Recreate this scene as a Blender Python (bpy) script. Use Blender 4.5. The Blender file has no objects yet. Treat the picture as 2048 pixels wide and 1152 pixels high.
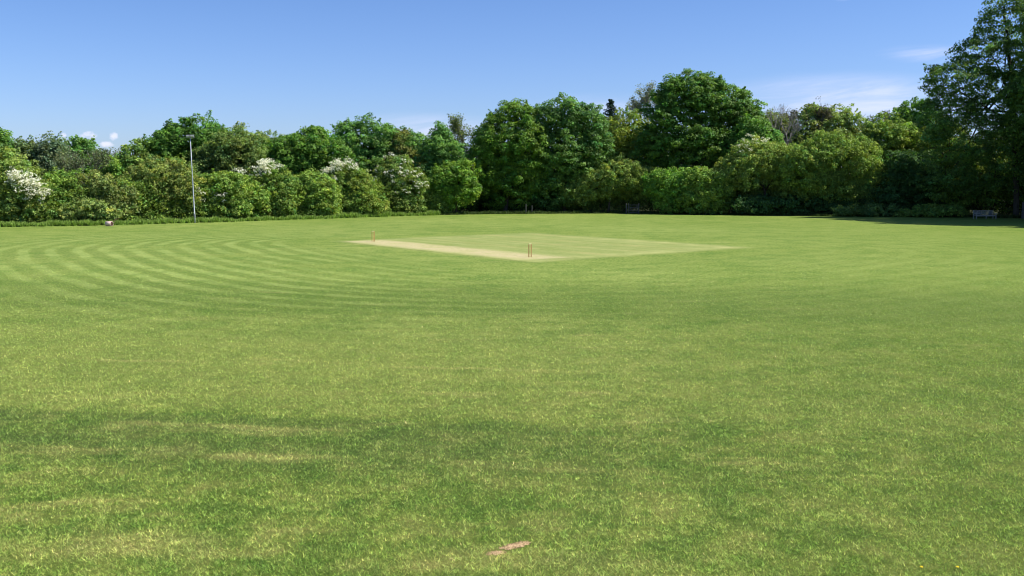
import bpy, math, random
import numpy as np
from mathutils import Vector

# ------------------------------------------------------------------ camera, sky, sun, exposure
SC = bpy.context.scene
COL = SC.collection
F = 1850.0
PITCH = math.atan(210 / F)
CP, SP = math.cos(PITCH), math.sin(PITCH)
CAMH = 4.0
cam_d = bpy.data.cameras.new('camera'); cam = bpy.data.objects.new('camera', cam_d); COL.objects.link(cam)
cam.location = (0, 0, CAMH); cam.rotation_euler = (math.pi / 2 - PITCH, 0, 0)
cam_d.sensor_width = 36.0; cam_d.lens = 36.0 * F / 2048.0; cam_d.clip_start = 0.1; cam_d.clip_end = 6000
SC.camera = cam

SUN_EL, SUN_AZ = math.radians(51), math.radians(96)     # azimuth clockwise from the view direction (+Y)
SUN_DIR = np.array([math.sin(SUN_AZ) * math.cos(SUN_EL), math.cos(SUN_AZ) * math.cos(SUN_EL), math.sin(SUN_EL)])
sun_d = bpy.data.lights.new('sun', 'SUN'); sun = bpy.data.objects.new('sun', sun_d); COL.objects.link(sun)
sun_d.energy = 4.6; sun_d.angle = math.radians(0.5); sun_d.color = (1.0, 0.95, 0.86)
sun.rotation_euler = Vector((SUN_DIR[0], SUN_DIR[1], SUN_DIR[2])).to_track_quat('Z', 'Y').to_euler()
sun.location = (30, 0, 60)

SC.view_settings.view_transform = 'Standard'; SC.view_settings.look = 'None'
SC.view_settings.exposure = 0.7; SC.view_settings.gamma = 1.0
SC.view_settings.use_curve_mapping = False
SC.cycles.filter_width = 1.05
SC.cycles.max_bounces = 6; SC.cycles.transparent_max_bounces = 8
SC.cycles.diffuse_bounces = 3; SC.cycles.transmission_bounces = 4; SC.cycles.glossy_bounces = 2


class NT:
    """short-hand for building node trees out of maths"""
    def __init__(s, tree): s.t = tree; s.n = tree.nodes; s.l = tree.links
    def new(s, typ, **kw):
        n = s.n.new(typ)
        for k, v in kw.items(): setattr(n, k, v)
        return n
    def put(s, sock, v):
        if hasattr(v, 'is_output') or isinstance(v, bpy.types.NodeSocket): s.l.new(v, sock)
        else: sock.default_value = v
    def m(s, op, a, b=0.0, c=0.0, clamp=False):
        n = s.new('ShaderNodeMath', operation=op, use_clamp=clamp)
        s.put(n.inputs[0], a); s.put(n.inputs[1], b); s.put(n.inputs[2], c)
        return n.outputs[0]
    def mix(s, f, a, b, mode='MIX'):
        n = s.new('ShaderNodeMix', data_type='RGBA', blend_type=mode); n.clamp_factor = True
        s.put(n.inputs[0], f)
        for i, v in ((6, a), (7, b)):
            if isinstance(v, tuple): v = (v + (1.0,))[:4]
            s.put(n.inputs[i], v)
        return n.outputs[2]
    def noise(s, vec, scale, detail=3.0, rough=0.55, dist=0.0):
        n = s.new('ShaderNodeTexNoise'); s.put(n.inputs['Vector'], vec)
        n.inputs['Scale'].default_value = scale; n.inputs['Detail'].default_value = detail
        n.inputs['Roughness'].default_value = rough; n.inputs['Distortion'].default_value = dist
        return n.outputs['Fac']
    def ramp(s, v, lo, hi, clamp=True, smooth=False):
        n = s.new('ShaderNodeMapRange', clamp=clamp, interpolation_type='SMOOTHSTEP' if smooth else 'LINEAR')
        s.put(n.inputs[0], v); n.inputs[1].default_value = lo; n.inputs[2].default_value = hi
        return n.outputs[0]
    def xyz(s, v):
        n = s.new('ShaderNodeSeparateXYZ'); s.put(n.inputs[0], v); return n.outputs
    def comb(s, x, y, z=0.0):
        n = s.new('ShaderNodeCombineXYZ'); s.put(n.inputs[0], x); s.put(n.inputs[1], y); s.put(n.inputs[2], z)
        return n.outputs[0]


world = bpy.data.worlds.new('World'); SC.world = world; world.use_nodes = True
w = NT(world.node_tree); w.n.clear()
sky = w.new('ShaderNodeTexSky', sky_type='NISHITA'); sky.sun_disc = False
sky.sun_elevation = SUN_EL; sky.sun_rotation = SUN_AZ
sky.air_density = 1.0; sky.dust_density = 0.6; sky.ozone_density = 2.2; sky.altitude = 0
dirv = w.new('ShaderNodeTexCoord').outputs['Generated']
dx, dy, dz = w.xyz(dirv)
az = w.m('DIVIDE', dx, w.m('MAXIMUM', dy, 0.05))           # tan of the azimuth
el = w.m('DIVIDE', dz, w.m('MAXIMUM', dy, 0.05))           # tan of the elevation
def blob(ca, ce, ra, re, edge=0.6):
    a = w.m('DIVIDE', w.m('SUBTRACT', az, ca), ra); b = w.m('DIVIDE', w.m('SUBTRACT', el, ce), re)
    d = w.m('SQRT', w.m('ADD', w.m('MULTIPLY', a, a), w.m('MULTIPLY', b, b)))
    return w.ramp(d, 1.0, edge, smooth=True)
def add(a, b): return w.m('MAXIMUM', a, b)
puff_n = w.noise(w.comb(az, w.m('MULTIPLY', el, 1.3)), 75, 5, 0.62)
wisp_n = w.noise(w.comb(az, w.m('ADD', w.m('MULTIPLY', el, 7.0), w.m('MULTIPLY', az, -0.8))), 9, 5, 0.6, 0.4)
def AZ(x): return (x - 1024) / F
def EL(y): return (366 - y) / F
puffs = add(add(blob(AZ(186), EL(274), 0.016, 0.0075, 0.2), blob(AZ(237), EL(273), 0.0085, 0.0085, 0.2)),
            add(blob(AZ(139), EL(271), 0.006, 0.005, 0.2), blob(AZ(222), EL(290), 0.018, 0.005, 0.1)))
puffs = w.m('MULTIPLY', w.ramp(w.m('ADD', puffs, w.m('MULTIPLY', w.m('SUBTRACT', puff_n, 0.56), 2.6)), 0.25, 1.15, smooth=True), w.ramp(puffs, 0.0, 0.25))
bank = blob(AZ(1690), EL(207), 0.18, 0.036, 0.1)
bank2 = blob(AZ(850), EL(262), 0.11, 0.022, 0.1)
bank3 = blob(AZ(1850), EL(115), 0.07, 0.012, 0.1)
bank4 = blob(AZ(1662), EL(7), 0.016, 0.005, 0.1)
bank5 = blob(AZ(1200), EL(225), 0.10, 0.022, 0.1)
streak = w.ramp(wisp_n, 0.3, 0.72, smooth=True)
wisps = add(add(w.m('MULTIPLY', bank, w.m('ADD', 0.3, w.m('MULTIPLY', streak, 0.75))),
                w.m('MULTIPLY', bank2, w.m('ADD', 0.2, w.m('MULTIPLY', streak, 0.55)))),
            add(w.m('MULTIPLY', bank3, w.m('MULTIPLY', streak, 0.6)), w.m('MULTIPLY', bank5, w.m('ADD', 0.1, w.m('MULTIPLY', streak, 0.5)))))
wisps = add(wisps, w.m('MULTIPLY', bank4, w.m('MULTIPLY', streak, 0.9)))
tint = w.mix(w.ramp(el, 0.0, 0.2), (0.78, 0.91, 1.34), (0.64, 0.82, 1.20))
skyc = w.mix(1.0, sky.outputs[0], tint, 'MULTIPLY')
c1 = w.mix(w.m('MULTIPLY', wisps, 0.68), skyc, (7.4, 7.6, 9.6))
c2 = w.mix(w.m('MULTIPLY', puffs, 0.5), c1, (9.6, 9.0, 10.2))
bg = w.new('ShaderNodeBackground'); w.put(bg.inputs[0], c2); bg.inputs[1].default_value = 0.078
w.l.new(bg.outputs[0], w.new('ShaderNodeOutputWorld').inputs[0])


# ------------------------------------------------------------------ helpers
def ray(x, y):
    u, v = (x - 1024) / F, (576 - y) / F
    return u, CP + v * SP, -SP + v * CP
def ground(x, y, z=0.0):
    """where the sight line through photo pixel (x, y) meets the ground"""
    a, b, c = ray(x, y); t = (z - CAMH) / c
    return (a * t, b * t)
def at(x, y, Y):
    a, b, c = ray(x, y); t = Y / b
    return np.array([a * t, Y, CAMH + c * t])

EDGE = [(-700, 62), (-200, 78), (0, 84.2), (218, 87.6), (450, 95.2), (650, 104), (850, 114.4), (1000, 119.5), (1250, 121.5), (1420, 117),
        (1700, 110), (1970, 106.5), (2100, 103), (2200, 97), (2330, 87), (2600, 78), (2900, 66)]
def edge_y(x):
    return float(np.interp(x, [e[0] for e in EDGE], [e[1] for e in EDGE]))

def tag(o, label=None, cat=None, group=None, kind=None):
    if label: o['label'] = label
    if cat: o['category'] = cat
    if group: o['group'] = group
    if kind: o['kind'] = kind
    return o
def empty(name, loc, rz=0.0):
    o = bpy.data.objects.new(name, None); COL.objects.link(o)
    o.location = loc; o.rotation_euler = (0, 0, rz); o.empty_display_size = 0.3
    return o
def link(name, me, parent=None, world_coords=False):
    o = bpy.data.objects.new(name, me); COL.objects.link(o)
    if parent is not None:
        o.parent = parent
        if world_coords: o.location = -parent.location
    return o
def np_mesh(name, V, k, mat, colr=None, smooth=False):
    """V: (n*k, 3) vertices, every k of them one face"""
    V = np.ascontiguousarray(V, dtype=np.float32)
    nv = len(V); nf = nv // k
    me = bpy.data.meshes.new(name)
    me.vertices.add(nv); me.vertices.foreach_set('co', V.ravel())
    me.loops.add(nv); me.loops.foreach_set('vertex_index', np.arange(nv, dtype=np.int32))
    me.polygons.add(nf); me.polygons.foreach_set('loop_start', np.arange(0, nv, k, dtype=np.int32))
    if colr is not None:
        at_ = me.color_attributes.new('Col', 'FLOAT_COLOR', 'POINT')
        c = np.ones((nv, 4), dtype=np.float32); c[:, :3] = np.repeat(colr, k, axis=0)
        at_.data.foreach_set('color', c.ravel())
    me.materials.append(mat); me.update(calc_edges=True)
    return me


class MB:
    """collects boxes, tubes and cylinders and links them as one mesh object"""
    def __init__(s): s.v = []; s.f = []
    def box(s, c, d, rot=None):
        b = len(s.v)
        for i in range(8):
            p = Vector(((i & 1) - .5, ((i >> 1) & 1) - .5, ((i >> 2) & 1) - .5)); p = Vector((p.x * d[0], p.y * d[1], p.z * d[2]))
            if rot is not None: p = rot @ p
            s.v.append(tuple(p + Vector(c)))
        for q in ((0, 2, 3, 1), (4, 5, 7, 6), (0, 1, 5, 4), (2, 6, 7, 3), (0, 4, 6, 2), (1, 3, 7, 5)): s.f.append([b + i for i in q])
        return s
    def bar(s, a, b, wd, th):
        a, b = Vector(a), Vector(b); d = b - a
        return s.box((a + b) / 2, (wd, th, d.length), d.to_track_quat('Z', 'Y').to_matrix())
    def tube(s, pts, rad, n=8, cap=True):
        pts = [Vector(p_) for p_ in pts]; b = len(s.v)
        for i, p_ in enumerate(pts):
            d = (pts[min(i + 1, len(pts) - 1)] - pts[max(i - 1, 0)]).normalized()
            ref = Vector((1, 0, 0)) if abs(d.x) < 0.8 else Vector((0, 0, 1))
            u = d.cross(ref).normalized(); v = d.cross(u)
            r = rad[i] if hasattr(rad, '__len__') else rad
            for k in range(n):
                t = 2 * math.pi * k / n
                s.v.append(tuple(p_ + (u * math.cos(t) + v * math.sin(t)) * r))
        for i in range(len(pts) - 1):
            for k in range(n):
                s.f.append([b + i * n + k, b + i * n + (k + 1) % n, b + (i + 1) * n + (k + 1) % n, b + (i + 1) * n + k])
        if cap:
            s.f.append([b + k for k in range(n)][::-1]); e = b + (len(pts) - 1) * n; s.f.append([e + k for k in range(n)])
        return s
    def build(s, name, mat, parent=None, smooth=False, bevel=0.0):
        me = bpy.data.meshes.new(name); me.from_pydata(s.v, [], s.f); me.materials.append(mat)
        if smooth: me.polygons.foreach_set('use_smooth', [len(f) == 4 for f in s.f])
        me.update()
        o = link(name, me, parent)
        if bevel:
            md = o.modifiers.new('bevel', 'BEVEL'); md.width = bevel; md.segments = 2
        return o


def material(name):
    m = bpy.data.materials.new(name); m.use_nodes = True
    m.node_tree.nodes.clear(); n = NT(m.node_tree)
    out = n.new('ShaderNodeOutputMaterial')
    return m, n, out
def princ(n, colr, rough=0.7, spec=0.3, metal=0.0):
    b = n.new('ShaderNodeBsdfPrincipled')
    if isinstance(colr, tuple): colr = (colr + (1.0,))[:4]
    n.put(b.inputs['Base Color'], colr); n.put(b.inputs['Roughness'], rough)
    b.inputs['Specular IOR Level'].default_value = spec; b.inputs['Metallic'].default_value = metal
    return b
def plain(name, c1, c2, scale=8.0, rough=0.7, spec=0.3, metal=0.0, stretch=(1, 1, 1), bump=0.0):
    m, n, out = material(name)
    tc = n.new('ShaderNodeTexCoord').outputs['Object']
    mp = n.new('ShaderNodeMapping'); n.put(mp.inputs[0], tc); mp.inputs['Scale'].default_value = stretch
    f = n.noise(mp.outputs[0], scale, 5, 0.6)
    b = princ(n, n.mix(n.ramp(f, 0.3, 0.7), c1, c2), rough, spec, metal)
    if bump:
        bn = n.new('ShaderNodeBump'); n.put(bn.inputs['Height'], f); bn.inputs['Strength'].default_value = bump
        bn.inputs['Distance'].default_value = 0.02; n.l.new(bn.outputs[0], b.inputs['Normal'])
    n.l.new(b.outputs[0], out.inputs[0])
    return m
def leaf_mat(name, trans=0.40, rough=0.55, spec=0.22):
    m, n, out = material(name)
    a = n.new('ShaderNodeAttribute', attribute_name='Col').outputs['Color']
    b = princ(n, a, rough, spec)
    t = n.new('ShaderNodeBsdfTranslucent'); n.put(t.inputs[0], n.mix(1.0, a, (1.25, 1.35, 0.6), 'MULTIPLY'))
    x = n.new('ShaderNodeMixShader'); x.inputs[0].default_value = trans
    n.l.new(b.outputs[0], x.inputs[1]); n.l.new(t.outputs[0], x.inputs[2]); n.l.new(x.outputs[0], out.inputs[0])
    return m

LEAF = leaf_mat('leaves')
LEAF_MATT = leaf_mat('fine_leaves', 0.35, 0.65, 0.2)
PETAL = leaf_mat('petals', 0.25, 0.7, 0.1)
BARK = plain('bark', (0.09, 0.075, 0.055), (0.035, 0.03, 0.022), 5, 0.9, 0.1, stretch=(1, 1, .3), bump=.6)
PALE_BARK = plain('pale_bark', (0.24, 0.21, 0.17), (0.13, 0.11, 0.09), 6, 0.9, 0.1, stretch=(1, 1, .3), bump=.6)
GREY_BARK = plain('grey_bark', (0.36, 0.33, 0.29), (0.22, 0.20, 0.18), 6, 0.9, 0.1, stretch=(1, 1, .3), bump=.5)
OLD_WOOD = plain('silvered_wood', (0.36, 0.34, 0.30), (0.21, 0.20, 0.18), 12, 0.85, 0.15, stretch=(1, 1, 6))
STUMP_WOOD = plain('stump_wood', (0.52, 0.32, 0.12), (0.36, 0.19, 0.07), 20, 0.4, 0.45, stretch=(1, 1, .2))
BAIL_WOOD = plain('bail_wood', (0.82, 0.72, 0.46), (0.7, 0.58, 0.34), 20, 0.45, 0.4)
GALV = plain('galvanised_steel', (0.42, 0.46, 0.48), (0.32, 0.35, 0.38), 3, 0.5, 0.5, 0.35)
LAMP_GREY = plain('lamp_housing', (0.24, 0.25, 0.25), (0.18, 0.19, 0.19), 6, 0.5, 0.4)
LAMP_GLASS = plain('lamp_glass', (0.55, 0.57, 0.55), (0.45, 0.47, 0.46), 6, 0.15, 0.6)
ROLLER_PINK = plain('weathered_drum', (0.66, 0.50, 0.45), (0.48, 0.34, 0.29), 5, 0.65, 0.3, bump=.3)
RUST = plain('rusty_iron', (0.10, 0.055, 0.035), (0.05, 0.03, 0.022), 10, 0.85, 0.2)
SOIL = plain('bare_soil', (0.54, 0.38, 0.21), (0.36, 0.25, 0.14), 45, 0.95, 0.05, bump=.8)
YELLOW = leaf_mat('yellow_petals', 0.15, 0.6, 0.1)

# ------------------------------------------------------------------ the square, the pitch and the lawn
S_NEAR = np.array(ground(1060, 514.5)); S_FAR = np.array(ground(746.5, 483.4))
AX = (S_FAR - S_NEAR) / np.linalg.norm(S_FAR - S_NEAR)         # along the pitch, away from the near wicket
BX = np.array([AX[1], -AX[0]])                                 # across it, to the right and away
CORNER = S_NEAR - AX * 2.45 - BX * 1.75                        # near corner of the square
SQ_A, SQ_B = 21.6, 17.3
SQ_C = CORNER + AX * SQ_A / 2 + BX * SQ_B / 2
PT_C = (S_NEAR + S_FAR) / 2
PT_A, PT_B = 19.5, 2.9

def lawn_nodes(n):
    """the colour of the mown turf everywhere on the field, from the position on the ground"""
    pos = n.new('ShaderNodeNewGeometry').outputs['Position']
    X, Y, Z = n.xyz(pos)
    P = n.comb(X, Y)
    wob = n.m('MULTIPLY', n.m('SUBTRACT', n.noise(P, 0.9, 3), 0.5), 0.9)
    wob2 = n.m('MULTIPLY', n.m('SUBTRACT', n.noise(P, 0.12, 2), 0.5), 3.0)
    def local(c):
        ddx, ddy = n.m('SUBTRACT', X, float(c[0])), n.m('SUBTRACT', Y, float(c[1]))
        a = n.m('ADD', n.m('MULTIPLY', ddx, float(AX[0])), n.m('MULTIPLY', ddy, float(AX[1])))
        b = n.m('ADD', n.m('MULTIPLY', ddx, float(BX[0])), n.m('MULTIPLY', ddy, float(BX[1])))
        return a, b
    def sdf(c, A, B):
        a, b = local(c)
        qa = n.m('SUBTRACT', n.m('ABSOLUTE', a), A / 2); qb = n.m('SUBTRACT', n.m('ABSOLUTE', b), B / 2)
        ma, mb = n.m('MAXIMUM', qa, 0.0), n.m('MAXIMUM', qb, 0.0)
        o = n.m('SQRT', n.m('ADD', n.m('MULTIPLY', ma, ma), n.m('MULTIPLY', mb, mb)))
        return n.m('ADD', o, n.m('MINIMUM', n.m('MAXIMUM', qa, qb), 0.0))
    d_sq = sdf(SQ_C, SQ_A, SQ_B); d_pt = sdf(PT_C, PT_A, PT_B)
    # --- turf
    big = n.noise(P, 0.07, 3, 0.55); mid = n.noise(P, 0.5, 4, 0.6); fine = n.noise(P, 3.2, 4, 0.65); grit = n.noise(P, 22, 3, 0.7)
    lush, base, pale, straw = (0.056, 0.135, 0.014), (0.132, 0.182, 0.026), (0.245, 0.275, 0.072), (0.46, 0.37, 0.17)
    c = n.mix(n.ramp(n.m('ADD', n.m('MULTIPLY', big, 0.6), n.m('MULTIPLY', mid, 0.4)), 0.36, 0.62), base, pale)
    c = n.mix(n.m('MULTIPLY', n.ramp(mid, 0.54, 0.36), 0.45), c, lush)
    c = n.mix(n.m('MULTIPLY', n.ramp(fine, 0.52, 0.38), 0.5), c, lush)
    c = n.mix(n.m('MULTIPLY', n.ramp(fine, 0.52, 0.70), 0.4), c, (0.26, 0.29, 0.095))
    c = n.mix(n.m('MULTIPLY', n.ramp(grit, 0.50, 0.30), 0.35), c, (0.035, 0.065, 0.012))
    c = n.mix(n.m('MULTIPLY', n.ramp(grit, 0.52, 0.75), 0.35), c, (0.34, 0.36, 0.15))
    far_n = n.noise(P, 8.0, 3, 0.7); far = n.ramp(Y, 16, 34)
    c = n.mix(n.m('MULTIPLY', n.m('MULTIPLY', n.ramp(far_n, 0.52, 0.36), far), 0.62), c, (0.070, 0.110, 0.018))
    c = n.mix(n.m('MULTIPLY', n.m('MULTIPLY', n.ramp(far_n, 0.50, 0.64), far), 0.55), c, (0.30, 0.33, 0.10))
    # dry straw-coloured streaks, drawn out across the line of mowing
    st = n.noise(n.comb(n.m('MULTIPLY', X, 0.28), Y), 0.9, 4, 0.6, 0.3)
    near = n.ramp(Y, 34, 14)
    pat = n.noise(P, 1.3, 4, 0.6)
    c = n.mix(n.m('MULTIPLY', n.ramp(pat, 0.50, 0.34), n.m('MULTIPLY', near, 0.6)), c, (0.052, 0.112, 0.016))
    c = n.mix(n.m('MULTIPLY', n.ramp(pat, 0.52, 0.68), n.m('MULTIPLY', near, 0.5)), c, (0.30, 0.28, 0.10))
    c = n.mix(n.m('MULTIPLY', n.ramp(st, 0.60, 0.74), n.m('ADD', 0.28, n.m('MULTIPLY', near, 0.35))), c, straw)
    # right side of the field greener, left foreground mown paler
    c = n.mix(n.m('MULTIPLY', n.ramp(n.m('ADD', n.m('DIVIDE', X, n.m('MAXIMUM', Y, 5.0)), n.m('MULTIPLY', wob2, 0.06)), 0.16, 0.52), 0.40), c, (0.125, 0.175, 0.022))
    # broad mowing bands across the near ground
    yb = n.m('ADD', n.m('ADD', Y, n.m('MULTIPLY', X, 0.12)), n.m('MULTIPLY', wob, 0.5))
    leftn = n.m('MULTIPLY', n.ramp(X, 5.0, -2.0, smooth=True), n.ramp(mid, 0.25, 0.5))
    def between(a0, a1, b0, b1): return n.m('MULTIPLY', n.ramp(yb, a0, a1, smooth=True), n.ramp(yb, b1, b0, smooth=True))
    c = n.mix(n.m('MULTIPLY', n.m('MULTIPLY', between(15.0, 15.8, 20.0, 28.0), n.ramp(X, 9.0, -2.0)), 0.42), c, (0.27, 0.29, 0.085))
    c = n.mix(n.m('MULTIPLY', n.m('MULTIPLY', between(11.2, 13.2, 14.9, 15.2), leftn), 0.55), c, (0.066, 0.105, 0.026))
    c = n.mix(n.m('MULTIPLY', between(26.0, 29.0, 33.0, 39.0), 0.42), c, (0.085, 0.130, 0.022))
    lon = n.noise(n.comb(n.m('MULTIPLY', X, 0.35), n.m('MULTIPLY', Y, 0.8)), 1.0, 3, 0.6)
    for y0, wd, am in ((14.35, 0.16, 0.42), (14.02, 0.12, 0.36), (12.75, 0.20, 0.5), (19.6, 0.12, 0.4), (9.4, 0.35, 0.4)):
        ln = n.ramp(n.m('ABSOLUTE', n.m('SUBTRACT', yb, y0)), wd * 1.6, wd * 0.2, smooth=True)
        c = n.mix(n.m('MULTIPLY', n.m('MULTIPLY', n.m('MULTIPLY', ln, n.ramp(X, 3.0, -1.0)), n.ramp(lon, 0.45, 0.56)), am), c, (0.42, 0.36, 0.15))
    # --- mown rings round the square
    circ = n.m('SUBTRACT', n.m('SQRT', n.m('ADD', n.m('POWER', n.m('SUBTRACT', X, 2.5), 2.0), n.m('POWER', n.m('SUBTRACT', Y, 55.0), 2.0))), 13.5)
    ang = n.m('ADD', n.m('ADD', n.m('MULTIPLY', d_sq, 0.74), n.m('MULTIPLY', circ, 0.26)), n.m('ADD', n.m('MULTIPLY', wob, 0.5), n.m('MULTIPLY', wob2, 0.28)))
    ring = n.m('SINE', n.m('MULTIPLY', ang, 2 * math.pi / 1.42))
    leftm = n.m('MULTIPLY', n.ramp(n.m('ADD', X, n.m('MULTIPLY', Y, 0.25)), 12.0, -4.0, smooth=True), n.m('ADD', 0.55, n.m('MULTIPLY', n.ramp(X, -36.0, -26.0), 0.45)))
    ringm = n.m('MULTIPLY', n.ramp(d_sq, 3.0, 5.0), n.ramp(d_sq, 27.0, 19.0))
    farm = n.ramp(Y, 86, 66)
    amt = n.m('MULTIPLY', n.m('MULTIPLY', n.m('ADD', 0.24, n.m('MULTIPLY', n.m('MULTIPLY', leftm, farm), 0.76)), ringm),
              n.m('MULTIPLY', n.ramp(n.noise(P, 0.16, 3), 0.28, 0.52), n.ramp(mid, 0.2, 0.55)))
    c = n.mix(n.m('MULTIPLY', n.ramp(ring, 0.15, 0.6, smooth=True), n.m('MULTIPLY', amt, 0.33)), c, (0.33, 0.38, 0.135))
    c = n.mix(n.m('MULTIPLY', n.ramp(ring, 0.05, -0.5, smooth=True), n.m('MULTIPLY', amt, 0.36)), c, (0.085, 0.130, 0.026))
    # --- the square: closer mown, yellower, bleached along its rim
    e = n.m('ADD', d_sq, n.m('MULTIPLY', wob, 0.5))
    sq = n.ramp(e, 0.7, -0.5)
    swath = n.ramp(n.noise(n.comb(n.m('MULTIPLY', local(SQ_C)[0], 0.12), local(SQ_C)[1]), 1.1, 4, 0.6), 0.35, 0.65)
    sqc = n.mix(swath, (0.200, 0.225, 0.072), (0.285, 0.290, 0.118))
    sqc = n.mix(n.m('MULTIPLY', n.ramp(fine, 0.45, 0.62), 0.25), sqc, (0.34, 0.33, 0.15))
    old = n.ramp(n.m('SINE', n.m('MULTIPLY', n.m('ADD', local(SQ_C)[1], n.m('MULTIPLY', wob, 0.5)), 2 * math.pi / 3.3)), 0.35, 0.95, smooth=True)
    sqc = n.mix(n.m('MULTIPLY', n.m('MULTIPLY', old, n.ramp(n.noise(P, 0.22, 3), 0.36, 0.62)), 0.55), sqc, (0.36, 0.31, 0.14))
    rim = n.m('MULTIPLY', n.ramp(e, -2.4, -0.5, smooth=True), n.ramp(mid, 0.3, 0.6))
    rim = n.m('MULTIPLY', rim, n.ramp(n.m('ADD', local(SQ_C)[0], n.m('MULTIPLY', local(SQ_C)[1], 0.3)), 9.0, 1.0))
    sqc = n.mix(n.m('MULTIPLY', rim, 0.85), sqc, (0.37, 0.35, 0.155))
    c = n.mix(n.m('MULTIPLY', sq, n.m('ADD', 0.55, n.m('MULTIPLY', n.ramp(n.noise(n.comb(X, n.m('MULTIPLY', Y, 1.0)), 0.55, 4, 0.65), 0.3, 0.6), 0.42))), c, sqc)
    # --- the worn pitch strip
    ep = n.m('ADD', d_pt, n.m('MULTIPLY', wob, 0.8))
    pc = n.mix(n.ramp(mid, 0.35, 0.65), (0.49, 0.38, 0.26), (0.42, 0.35, 0.20))
    pc = n.mix(n.m('MULTIPLY', n.ramp(fine, 0.5, 0.7), 0.3), pc, (0.32, 0.32, 0.14))
    c = n.mix(n.m('MULTIPLY', n.ramp(ep, 0.65, -0.75, smooth=True), n.ramp(fine, 0.15, 0.55)), c, pc)
    c = n.mix(1.0, c, (0.97, 1.045, 0.84), 'MULTIPLY')
    return c, fine, grit, pos

def lawn_material():
    m, n, out = material('mown_turf')
    c, fine, grit, pos = lawn_nodes(n)
    Yg = n.xyz(pos)[1]
    c = n.mix(n.ramp(Yg, 40, 14), c, n.mix(1.0, c, (0.56, 0.54, 0.50), 'MULTIPLY'))       # thatch near the camera, darkened to put in the shade between blades
    b = princ(n, c, 0.85, 0.12)
    bn = n.new('ShaderNodeBump'); n.put(bn.inputs['Height'], n.m('ADD', n.m('MULTIPLY', grit, 0.35), fine))
    bn.inputs['Strength'].default_value = 0.85; bn.inputs['Distance'].default_value = 0.06
    n.l.new(bn.outputs[0], b.inputs['Normal']); n.l.new(b.outputs[0], out.inputs[0])
    return m
def blade_material():
    m, n, out = material('grass_blades')
    c, fine, grit, pos = lawn_nodes(n)
    a = n.new('ShaderNodeAttribute', attribute_name='Col').outputs['Color']
    c = n.mix(1.0, n.mix(0.25, c, (0.20, 0.30, 0.06)), a, 'MULTIPLY')
    b = princ(n, c, 0.55, 0.25)
    t = n.new('ShaderNodeBsdfTranslucent'); n.put(t.inputs[0], c)
    x = n.new('ShaderNodeMixShader'); x.inputs[0].default_value = 0.3
    n.l.new(b.outputs[0], x.inputs[1]); n.l.new(t.outputs[0], x.inputs[2]); n.l.new(x.outputs[0], out.inputs[0])
    return m
LAWN = lawn_material(); BLADE = blade_material()
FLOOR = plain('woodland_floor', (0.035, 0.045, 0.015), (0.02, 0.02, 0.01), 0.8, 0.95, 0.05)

def sheet(name, pts, z, mat):
    me = bpy.data.meshes.new(name); me.from_pydata([(x, y, z) for x, y in pts], [], [list(range(len(pts)))]); me.materials.append(mat); me.update()
    return link(name, me)
tag(sheet('ground', [(-3000, -300), (3000, -300), (3000, 4000), (-3000, 4000)], 0.0, LAWN), 'wide mown grass cricket field with faint mowing stripes', 'field', kind='structure')
def rect(c, a, b):
    c = np.array(c); return [tuple(c + AX * i * a / 2 + BX * j * b / 2) for i, j in ((-1, -1), (-1, 1), (1, 1), (1, -1))][::-1]
tag(sheet('cricket_square', rect(SQ_C, SQ_A + .6, SQ_B + .6), 0.004, LAWN), 'pale closely mown diamond of turf in the middle of the field', 'square', kind='structure')
tag(sheet('cricket_pitch', rect(PT_C, PT_A + 1, PT_B + 1), 0.008, LAWN), 'worn straw coloured strip running between the two wickets', 'pitch', kind='structure')
rim_pts = [ground(x, 430)[0] for x, Y in EDGE]
fl = [((x - 1024) / F * Y, Y + 2.2) for x, Y in EDGE]
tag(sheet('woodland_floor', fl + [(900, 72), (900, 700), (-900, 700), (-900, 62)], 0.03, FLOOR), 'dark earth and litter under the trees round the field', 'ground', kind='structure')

rng = np.random.default_rng(7)
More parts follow.
